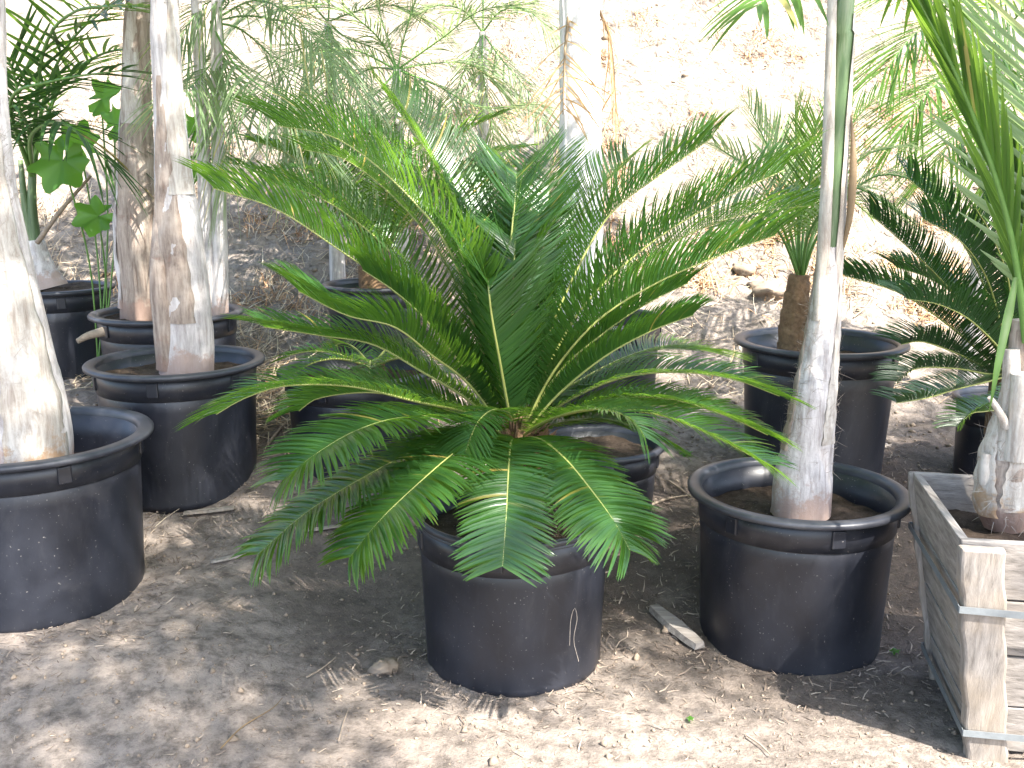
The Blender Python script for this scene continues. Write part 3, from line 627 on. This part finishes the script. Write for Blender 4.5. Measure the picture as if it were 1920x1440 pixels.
bgpalm(615, 40, 5.2, 'hazy pale palm at the top left of centre, partly behind the hanging fronds', 240,
       [((570, 0, 5.1), (500, 0, 5.0), (430, 60, 4.9)), ((600, 100, 5.1), (560, 190, 5.0), (500, 260, 4.9)), ((640, 110, 5.1), (680, 200, 5.0), (690, 290, 4.9)), ((670, 20, 5.1), (740, 10, 5.1), (820, 50, 5.1)),
        ((590, 80, 5.2), (520, 110, 5.3), (440, 180, 5.3)), ((650, 70, 5.2), (720, 100, 5.3), (790, 170, 5.4)), ((620, -20, 5.2), (640, -80, 5.2), (700, -120, 5.2)), ((620, 120, 5.0), (620, 230, 4.9), (600, 330, 4.8))], M['palm_pale'])
bgpalm(905, 60, 5.5, 'faint pale palm at top centre just left of the white trunk', 250,
       [((870, 20, 5.4), (820, 10, 5.3), (760, 40, 5.2)), ((880, 110, 5.4), (850, 190, 5.3), (840, 270, 5.2)), ((940, 20, 5.4), (990, 20, 5.3), (1045, 70, 5.2)), ((940, 110, 5.4), (990, 170, 5.3), (1030, 250, 5.2)), ((905, -10, 5.5), (900, -80, 5.5), (860, -120, 5.5)), ((905, 130, 5.3), (920, 220, 5.2), (930, 300, 5.2))], M['palm_pale'], L=.26)
bgpalm(1880, 60, 4.3, 'green palm in the top right corner behind the box palm', 260,
       [((1800, 30, 4.2), (1720, 60, 4.1), (1660, 130, 4.0)), ((1820, 120, 4.2), (1740, 170, 4.0), (1690, 250, 3.9)), ((1860, 160, 4.2), (1800, 240, 4.0), (1740, 330, 3.9)), ((1850, 0, 4.2), (1780, -40, 4.0), (1650, -10, 3.9)),
        ((1900, 160, 4.2), (1900, 260, 4.1), (1880, 360, 4)), ((1940, 0, 4.2), (2000, 0, 4.1), (2080, 60, 4))], M['palm'], L=.32, wd=.009)

# ------------------------------------------------------------------ wooden box
A = np.array([.975, 2.02]); B = np.array([1.055, 2.46]); u = (B-A)/np.linalg.norm(B-A); fdir = np.array([u[1], -u[0]])
H = .555; S_ = .50; taper = .085
z3 = lambda p, z: np.array([p[0], p[1], z])
cen = A+u*S_/2+fdir*S_/2
def cor(i, j, z, inset=0):       # corner at height z (tapered inwards to the ground)
    half = S_/2-taper*(1-z/H)-inset
    return z3(cen+fdir*half*i+u*half*j, z)
b = empty('wooden_planter_box', (cen[0], cen[1], 0), 'weathered tapered wooden box with corner post and metal straps at right edge', 'planter box')
def slab(mb, p00, p10, p11, p01, thick_dir, t):
    V = [p00, p10, p11, p01]; V = V+[p+thick_dir*t for p in V]
    mb.add(V, [[0, 1, 2, 3], [7, 6, 5, 4], [0, 4, 5, 1], [1, 5, 6, 2], [2, 6, 7, 3], [3, 7, 4, 0]])
rows = [(.01, .13), (.136, .265), (.271, .41), (.416, H)]
for si, (axis, sgn) in enumerate((('j', -1), ('i', -1), ('j', 1), ('i', 1))):
    nd = z3(-sgn*(u if axis == 'j' else fdir), 0)
    for z0, z1 in rows:
        mb = MB(); f = (lambda s, z: cor(s, sgn, z)) if axis == 'j' else (lambda s, z: cor(sgn, s, z))
        e = .995 if axis == 'j' else .93
        dz = random.uniform(-.004, .004)
        slab(mb, f(-e, z0+dz), f(e, z0-dz), f(e, z1-dz*2 if z1 < H else z1), f(-e, z1), nd, .02)
        o = mb.obj('board', M['wood_board'] if axis == 'j' else M['wood_side'], b, False); bv = o.modifiers.new('b', 'BEVEL'); bv.width = .003; bv.segments = 2
# corner posts on the front and side
for i, j in ((-1, -1), (1, -1), (-1, 1)):
    mb = MB(); w_ = .085; t_ = .035
    def cp(z, a, c): 
        return cor(i, j, z)+z3(-fdir*i*a+u*j*c, 0)
    jj = z3(u*j, 0)
    n = 14; VV = []
    for q in range(n+1):
        z = -.02+(H+.012)*q/n; wob = .003*math.sin(q*1.9)
        for a, c in ((-.012+wob, .003), (w_+wob, .003), (w_-.004+wob, t_), (-.008+wob, t_)): VV.append(cp(z, a, c))
    ff = [[q*4+k, q*4+(k+1) % 4, q*4+4+(k+1) % 4, q*4+4+k] for q in range(n) for k in range(4)]+[[3, 2, 1, 0], [n*4, n*4+1, n*4+2, n*4+3]]
    mb.add(VV, ff); o = mb.obj('corner_post', M['wood_post'], b, False); bv = o.modifiers.new('b', 'BEVEL'); bv.width = .006; bv.segments = 2; bv.limit_method = 'ANGLE'
for zz in (.40, .075):
    mb = MB(); pts = []
    off = .040
    c_ = [cor(-1, -1, zz)+z3(-fdir*.016-u*off, 0), cor(1, -1, zz)+z3(fdir*.016-u*off, 0), cor(1, 1, zz)+z3(fdir*.016+u*off, 0), cor(-1, 1, zz)+z3(-fdir*.016+u*off, 0)]
    if zz > .2: c_[1] = c_[1]+np.array([0, 0, -.01])
    for q in range(4):
        p, r_ = c_[q], c_[(q+1) % 4]; nd = norm(np.cross(r_-p, np.array([0, 0, 1.])))
        slab(mb, p-np.array([0, 0, .008]), r_-np.array([0, 0, .008]), r_+np.array([0, 0, .008]), p+np.array([0, 0, .008]), nd, .0015)
    mb.obj('metal_strap', M['strap'], b, False)
mb = MB(); n = 30; VV = []
for q in range(n+1):
    for r_ in range(n+1):
        p = cor(2*r_/n-1, 2*q/n-1, H*.83, .012); p[2] += .02*mnoise.fractal(Vector((p[0]*9, p[1]*9, 2)), .8, 2, 4); VV.append(p)
mb.add(VV, [[q*(n+1)+r_, q*(n+1)+r_+1, (q+1)*(n+1)+r_+1, (q+1)*(n+1)+r_] for q in range(n) for r_ in range(n)]); mb.obj('soil', M['soil'], b)
SZ = H*.83
# palm in the box
Y = 2.33
b = empty('box_palm', (at(1888, 950, Y)[0], Y, SZ), 'palm with fibrous swollen base and sawn leaf stubs growing in the wooden box', 'palm')
pp = px((1888, 985, Y), (1886, 940, Y), (1890, 860, Y), (1903, 780, Y), (1915, 700, Y), (1925, 600, Y))
tp, tr = trunk(b, pp, [.055, .068, .062, .045, .034, .03], M['trunk_brown'], 60, seed=2, ridge=.14, sheaths=[(.12, .6, .6, 2.2, M['sheath'], 'leaf_sheath', 1.08), (.1, .7, 2.3, 3.8, M['sheath'], 'leaf_sheath', 1.1)])
fibres(b, tp, tr, 500, .05, 301, mat=M['fibre'], span=(0, .55), r=.0009)
for q, rr0, rr1 in ((((1886, 860, Y-.03), (1894, 760, Y-.03), (1897, 655, Y-.02)), .026, .018), (((1905, 860, Y-.05), (1914, 760, Y-.06), (1916, 700, Y-.06)), .03, .024), (((1888, 800, Y-.05), (1872, 770, Y-.06), (1856, 745, Y-.07)), .012, .006), (((1862, 950, Y), (1848, 900, Y-.02), (1850, 850, Y-.02)), .02, .012)):
    mb = MB(); tube(mb, spline(px(*q), 14), np.linspace(rr0, rr1, 14), 12); mb.obj('leaf_stub', M['sheath'], b)
SP = dict(n=26, L=.27, wd=.013, mat=M['palm'], rib=M['rib_green'], a0=16, a1=9, vee=4, droop=.02, curl=.0, start=.12, rr=.010, jit=3, fold=.4)
frond(b, px((1925, 640, 2.30), (1905, 480, 2.25), (1868, 330, 2.2), (1800, 150, 2.15), (1715, -20, 2.1)), seed=310, **SP)
frond(b, px((1925, 620, 2.30), (1915, 420, 2.3), (1905, 320, 2.3), (1900, 285, 2.3)), seed=311, **{**SP, 'L': .12})
frond(b, px((1935, 640, 2.3), (1965, 400, 2.25), (1960, 150, 2.2), (1900, -120, 2.15)), seed=312, **{**SP, 'mat': M['palm_pale'], 'a0': 60, 'a1': 30, 'L': .34, 'n': 30, 'wd': .012})
frond(b, px((1935, 640, 2.3), (1960, 450, 2.4), (1940, 250, 2.5), (1860, 60, 2.6)), seed=313, **{**SP, 'a0': 50, 'a1': 25, 'L': .28, 'n': 24, 'wd': .011, 'droop': .1})
mb = MB(); S = spline(px((1905, 520, 2.2), (1893, 580, 2.17), (1872, 680, 2.12), (1855, 772, 2.1)), 16); wv = np.array([.011, 0, 0])
W = np.interp(np.linspace(0, 1, 16), [0, .3, .7, 1], [.5, 1, .7, .05])[:, None]
mb.add(np.vstack([S-wv*W, S+np.array([0, .003, 0]), S+wv*W]), [[j, j+1, j+17, j+16] for j in range(15)]+[[j+16, j+17, j+33, j+32] for j in range(15)]); mb.obj('leaflet', M['palm'], b)

# ------------------------------------------------------------------ broad-leaved weed at left
def lobed_leaf(mb, c, ux, uy, size, seed):
    g = random.Random(seed); n = 54; V = [c]
    for i in range(n):
        a = -math.pi*.93+2*math.pi*.93*i/(n-1); r = .66+.34*abs(1-2*((a*7/(2*math.pi)) % 1))**1.2
        r *= (.8+.2*math.cos(a))*(1+g.uniform(-.05, .05)); p = c+size*r*(ux*math.cos(a)+uy*math.sin(a))+np.cross(ux, uy)*size*(.12*math.cos(a*5)-.18*r*r)
        V.append(p)
    mb.add(V, [[0, i, i+1] for i in range(1, n)])
Y = 4.3; base = at(160, 470, Y); base[2] = ground_z(base[0], Y)
b = empty('broadleaf_plant', tuple(base), 'lobed broad green leaves of a weed growing behind the left pots', 'plant')
for i, (x, y, yy, s, ang) in enumerate([(118, 300, 4.1, .16, 250), (185, 405, 4.15, .12, 200), (215, 235, 4.3, .11, 40), (190, 185, 4.4, .13, 20), (150, 270, 4.35, .12, 120), (365, 245, 4.4, .09, 60), (375, 320, 4.4, .08, 300)]):
    c = at(x, y, yy); mb = MB(); a = R(ang)
    ux = norm(np.array([math.cos(a), -.35, math.sin(a)])); uy = norm(np.cross(ux, np.array([.1, -.8, .45])))
    lobed_leaf(mb, c, ux, uy, s, i); lf = mb.obj('leaf', M['broad'], b)
    mb = MB(); tube(mb, spline([base+np.array([random.uniform(-.03, .03), 0, 0]), (base+c)/2+np.array([.02, .05, .05]), c], 12), .004, 6); mb.obj('leaf_stalk', M['rib_green'], lf)

# ------------------------------------------------------------------ loose pieces
def gp(x, y, h=0):   # point on ground seen at pixel
    lo_, hi_ = .8, 14.
    r = ray(x, y); t = .8
    while t < 20:
        p = np.array([0, 0, CAMZ])+r*t
        if p[2] <= ground_z(p[0], p[1], False)+h: return p
        t += .01
    return p
def plank(x0, y0, x1, y1, wd, th, label, name='wood_chip', cat='wood', mat=None, lift=.01):
    p, q = gp(x0, y0), gp(x1, y1); p[2] = ground_z(p[0], p[1])+lift; q[2] = ground_z(q[0], q[1])+lift
    d = q-p; s = norm(np.cross(d, np.array([0, 0, 1.])))*wd/2; n = 8; VV = []
    for i in range(n+1):
        t = i/n; c = p+d*t; ww = s*(.45+.55*math.sin(math.pi*(.12+.76*t))+random.uniform(-.06, .06))
        VV += [c-ww, c+ww, c+ww*.8+np.array([0, 0, th]), c-ww*.8+np.array([0, 0, th])]
    mb = MB(); mb.add(VV, [[i*4+k, i*4+(k+1) % 4, i*4+4+(k+1) % 4, i*4+4+k] for i in range(n) for k in range(4)]+[[3, 2, 1, 0], [n*4, n*4+1, n*4+2, n*4+3]])
    tag(mb.obj(name, mat or M['wood_board'], None, False), label, cat)
plank(1225, 1150, 1312, 1222, .055, .018, 'pale grey split wood chunk on the dirt left of the right front pot')
plank(345, 970, 440, 960, .03, .008, 'pale curled bark strip on dirt right of the forked palm pot', mat=M['wood_post'])
plank(395, 1058, 455, 1050, .025, .006, 'small pale bark scrap in front of the forked palm pot', mat=M['wood_post'])
plank(560, 1005, 640, 998, .02, .006, 'thin bark scrap below the lower left cycad fronds', mat=M['wood_post'])
def stick(pts, r, label, name='stick', mat=None):
    mb = MB(); tube(mb, spline(pts, 24), np.linspace(r, r*.5, 24), 7); tag(mb.obj(name, mat or M['twig']), label, 'stick')
def gs(*a, lift=.01): 
    out = []
    for x, y in a: p = gp(x, y); p[2] = ground_z(p[0], p[1])+lift; out.append(p)
    return out
Yl = P3['c'][1]
stick(px((195, 622, Yl-.42), (165, 630, Yl-.45), (145, 640, Yl-.48)), .02, 'short sawn branch stub poking out left of the hidden pot', 'branch_stub')
stick(px((70, 455, 4.3), (110, 400, 4.25), (170, 330, 4.2)), .012, 'grey leaning stick behind the left edge palm trunk')
stick(gs((505, 835), (525, 810), (545, 790)), .007, 'short grey twig on dirt left of the pot behind cycad')
stick(gs((1215, 955), (1250, 940), (1290, 932)), .006, 'bent twig on dirt right of the small shiny banded pot')
stick(gs((1255, 905), (1275, 920), (1295, 935)), .005, 'short straight twig crossing the bent one near the right front pot')
stick(gs((415, 1415), (455, 1375), (510, 1340), (530, 1320)), .0022, 'long thin reddish stem lying on the dirt at bottom centre left', mat=M['rib_brown'])
stick(gs((575, 1280), (605, 1262), (630, 1240)), .003, 'thin pale straw stem on the dirt left of the cycad pot')
stick(gs((1400, 1385), (1425, 1405), (1445, 1425)), .003, 'short dark stem on the dirt at bottom right of centre')
stick(gs((635, 1395), (645, 1365), (655, 1335)), .0025, 'pale bent grass stem near bottom centre')
# wire on pot face
mb = MB(); f = lambda x, y: at(x, y, PC['c'][1]-.235)
tube(mb, spline([f(1068, 1210), f(1070, 1165), f(1077, 1140), f(1082, 1160), f(1076, 1200), f(1085, 1240)], 30), .0009, 5); tag(mb.obj('dry_grass_stem', M['fibre']), 'thin curled pale grass stem hanging on the cycad pot front', 'grass stem')
# root loop on the slope
stick(gs((1600, 595), (1625, 580), (1640, 550), (1635, 520)), .004, 'pale curved root on the slope between leaning palm and dark cycad', 'root')
def small_leaf(x, y, s, label, mat=None, seed=0):
    p = gp(x, y); p[2] = ground_z(p[0], p[1])+.012; mb = MB(); lobed_leaf(mb, p, np.array([1., 0, .2]), np.array([0, 1., .1]), s, seed)
    tag(mb.obj('fallen_leaf', mat or M['broad']), label, 'leaf')
small_leaf(1283, 850, .035, 'green lobed leaf on the dirt left of the right front pot')
small_leaf(1660, 845, .025, 'pale whitish scrap of leaf beside the deep pot', M['fibre'], 3)
small_leaf(1675, 1225, .02, 'small green seedling leaf between right front pot and wooden box', M['broad'], 5)
small_leaf(1292, 1355, .013, 'tiny bright green leaf on sunlit dirt in front', M['broad'], 6)
small_leaf(195, 512, .05, 'curled tan dead leaf behind the tall grey pot', M['dry_leaf'], 9)
# clods of earth
def clod(x, y, s, label, seed):
    p = gp(x, y); p[2] = ground_z(p[0], p[1])+s*.2; mb = MB(); n, m = 20, 12; V = []
    for i in range(m+1):
        for j in range(n):
            a, e = 2*math.pi*j/n, math.pi*(i/m-.5); d = np.array([math.cos(a)*math.cos(e), math.sin(a)*math.cos(e), math.sin(e)*.6])
            V.append(p+d*s*(1+.5*mnoise.fractal(Vector(d*2+seed), .8, 2, 4)))
    mb.add(V, [[i*n+j, i*n+(j+1) % n, (i+1)*n+(j+1) % n, (i+1)*n+j] for i in range(m) for j in range(n)])
    tag(mb.obj('earth_clod', M['stone']), label, 'clod')
clod(1440, 545, .10, 'large earth clod on the slope behind the deep pot', 1)
clod(1395, 505, .06, 'smaller earth clod above left of the large one', 5)
clod(720, 1255, .035, 'dark earth lump left of the cycad pot foot', 12)
clod(1260, 1180, .03, 'earth lump beside the split wood chunk', 15)

# ------------------------------------------------------------------ straw, litter, grit
def strips(name, n, region, ln, wd, mat, seed, flat=.15, label=None, cat='litter'):
    g = np.random.default_rng(seed); mb = MB(); VV = []; FF = []; k = 0
    for _ in range(n):
        x, y = region(g); z = ground_z(x, y)+.002; a = g.uniform(0, 6.28); l = ln*g.uniform(.3, 1.2); e = abs(g.normal(0, flat))
        d = np.array([math.cos(a)*math.cos(e), math.sin(a)*math.cos(e), math.sin(e)]); s = np.array([-math.sin(a), math.cos(a), g.normal(0, .3)])
        sl = (ground_z(x, y+.1, False)-ground_z(x, y, False))/.1; d[2] += d[1]*sl*.9
        c = g.normal(0, .3); p = np.array([x, y, z])
        for i, t in enumerate((0, .5, 1)):
            q = p+d*l*t+s*l*c*t*t; q[2] -= .3*l*e*t*t; ww = s*wd*(1, .9, .2)[i]
            VV += [q-ww/2, q+ww/2+np.array([0, 0, wd*.3])]
        FF += [[k, k+1, k+3, k+2], [k+2, k+3, k+5, k+4]]; k += 6
    mb.add(VV, FF); return tag(mb.obj(name, mat, None, False), label, cat, kind='stuff')
k = NT('straw'); ge = k.n('ShaderNodeNewGeometry')
k.l(k.ramp(ge.outputs['Random Per Island'], [(0, (.20, .14, .09)), (.4, (.42, .33, .22)), (.8, (.56, .47, .34)), (1, (.50, .27, .12))]), k.b.inputs['Base Color']); k.set(Roughness=.8); M['straw'] = k.m
k = NT('bark_litter'); ge = k.n('ShaderNodeNewGeometry')
k.l(k.ramp(ge.outputs['Random Per Island'], [(0, (.07, .05, .035)), (.5, (.17, .13, .10)), (1, (.36, .29, .22))]), k.b.inputs['Base Color']); k.set(Roughness=.85); M['litter'] = k.m
def reg_slope(g):
    while True:
        x, y = g.uniform(-3.2, 3.6), g.uniform(4.2, 8.2)
        if mnoise.noise(Vector((x*1.6, y*2.2, 5)))+.15 > g.uniform(-.3, .45): return x, y
strips('dry_grass', 9000, reg_slope, .13, .004, M['straw'], 1, .35, 'tangled dry straw scattered over the slope', 'dry grass')
def tufts(g, c=[]):
    if not c:
        for _ in range(170): c.append((g.uniform(-3, 3.6), g.uniform(4.8, 8)))
    q = c[g.integers(len(c))]; return q[0]+g.normal(0, .05), q[1]+g.normal(0, .05)
strips('grass_tufts', 7500, tufts, .16, .004, M['straw'], 2, .9, 'orange brown dry grass tufts standing on the bright slope', 'dry grass')
def reg_heap(g):
    return (g.normal(-.95, .28), g.normal(4.25, .3)) if g.random() < .6 else (g.normal(-1.75, .35), g.normal(4.75, .25))
k = NT('rust_straw'); ge = k.n('ShaderNodeNewGeometry')
k.l(k.ramp(ge.outputs['Random Per Island'], [(0, (.16, .09, .05)), (.5, (.36, .20, .10)), (1, (.45, .30, .16))]), k.b.inputs['Base Color']); k.set(Roughness=.8); M['rust'] = k.m
def tufts2(g, c=[]):
    if not c:
        for _ in range(90): c.append((g.uniform(.4, 3.4), g.uniform(4.9, 7.4)) if g.random() < .7 else (g.uniform(-2.2, .4), g.uniform(4.9, 6.5)))
    q = c[g.integers(len(c))]; return q[0]+g.normal(0, .07), q[1]+g.normal(0, .045)
strips('rust_grass', 6500, tufts2, .10, .006, M['rust'], 22, .7, 'rust brown withered weeds in clumps on the bright slope', 'dry grass')
strips('straw_heap', 3500, reg_heap, .22, .004, M['straw'], 3, .3, 'pale straw heaped beside the left pots', 'straw')
strips('bark_litter', 6500, lambda g: (g.uniform(-1.7, 1.9), g.uniform(1.7, 4.4)), .02, .0026, M['litter'], 4, .1, 'fine bark and twig bits strewn on the dirt', 'litter')
def reg_pot(g):
    while True:
        a = g.uniform(0, 6.28); c = [PC, P9, P1, P2, P7, P8][g.integers(6)]; r = c['r']*.8+abs(g.normal(0, .14)); return c['c'][0]+r*math.cos(a), c['c'][1]+r*math.sin(a)
strips('leaf_litter', 3000, reg_pot, .035, .0034, M['litter'], 5, .3, 'dark leaf and twig litter gathered around the pots', 'litter')
def grit(name, n, region, s0, mat, seed, label):
    g = np.random.default_rng(seed); VV = []; FF = []; k = 0
    oc = np.array([[1, 0, 0], [-1, 0, 0], [0, 1, 0], [0, -1, 0], [0, 0, .8], [0, 0, -.8]]); of = [[0, 2, 4], [2, 1, 4], [1, 3, 4], [3, 0, 4], [2, 0, 5], [1, 2, 5], [3, 1, 5], [0, 3, 5]]
    for _ in range(n):
        x, y = region(g); s = s0*(.4+g.exponential(.6)); V = oc*s*g.uniform(.6, 1.2, (6, 3))
        a = g.uniform(0, 6.28); c, sn = math.cos(a), math.sin(a); V = V@np.array([[c, sn, 0], [-sn, c, 0], [0, 0, 1]])
        VV += list(V+np.array([x, y, ground_z(x, y)+s*.2])); FF += [[i+k for i in f] for f in of]; k += 6
    mb = MB(); mb.add(VV, FF); tag(mb.obj(name, mat, None, True), label, 'grit', kind='stuff')
grit('grit', 9000, lambda g: (g.uniform(-1.7, 1.9), g.uniform(1.7, 4.6)), .0035, M['stone'], 6, 'small crumbs of earth and grit on the dirt')
grit('rubble', 1300, lambda g: (g.uniform(-3, 3.5), 3.9+4*g.random()**1.8), .010, M['stone'], 7, 'lumps of earth and rubble on the slope')

# ------------------------------------------------------------------ unseen shade tree behind the camera: crown shaped to throw the wanted dapples
g = np.random.default_rng(12)
def dens(x, y):
    """wanted shade at the spot x, y on the ground; crown leaves follow it"""
    d = .90
    if y > 4.3: d = max(0, .5-(y-4.3)*.75)
    d *= 1-.93*math.exp(-(((x+.36)/.95)**2+((y-3.35)/.70)**2))       # gap shaped to let sun onto the cycad
    if y < 2.45: d = .88 if x < -.55 else max(0., .85-.85*min(1, max(0, (x+.6)/.3)))
    if x > -.3: d = d if y > 2.45 else (.0 if y < 2.27 else .3)
    if x > 2.1: d *= .5
    return d
root = empty('shade_tree', (6.5, .2, 0), 'tall leafy shade tree out of view behind the camera, crown shaped for dappled shade', 'tree')
LV = []; LF = []; k = 0; limbs = []
clumps = []
tries = 0
while len(clumps) < 2300 and tries < 20000:
    tries += 1
    x, y = g.uniform(-2.6, 2.8), g.uniform(.8, 5.7)
    if g.random() > dens(x, y): continue
    hz = g.uniform(5.0, 7.6); clumps.append(np.array([x, y, 0])+SUN*hz/SUN[2])
for c in clumps:
    for _ in range(9):
        p = c+g.normal(0, .085, 3); a = norm(g.normal(0, 1, 3)+np.array([0, 0, .3])); t = norm(np.cross(a, g.normal(0, 1, 3))); l = g.uniform(.06, .11); s = np.cross(a, t)*l*.28
        LV += [p, p+t*l*.5+s, p+t*l, p+t*l*.5-s]; LF.append([k, k+1, k+2, k+3]); k += 4
mb = MB(); mb.add(LV, LF); mb.obj('crown', M['shade'], root, False)
mb = MB(); tube(mb, spline([(6.5, .2, -.1), (6.55, .2, 2.2), (6.45, .15, 4.2), (6.2, 0, 5.6)], 30), np.linspace(.24, .09, 30), 14)
for i in range(0, len(clumps), 60):
    c = clumps[i]; G = c-SUN*c[2]/SUN[2]
    if G[1] < 2.7: continue
    tube(mb, spline([(6.45, .15, 4.3), ((6.4+c[0])/2, (.1+c[1])/2, (4.3+c[2])/2+.3), tuple(c)], 12), np.linspace(.045, .008, 12), 6)
mb.obj('trunk', M['bark'], root)
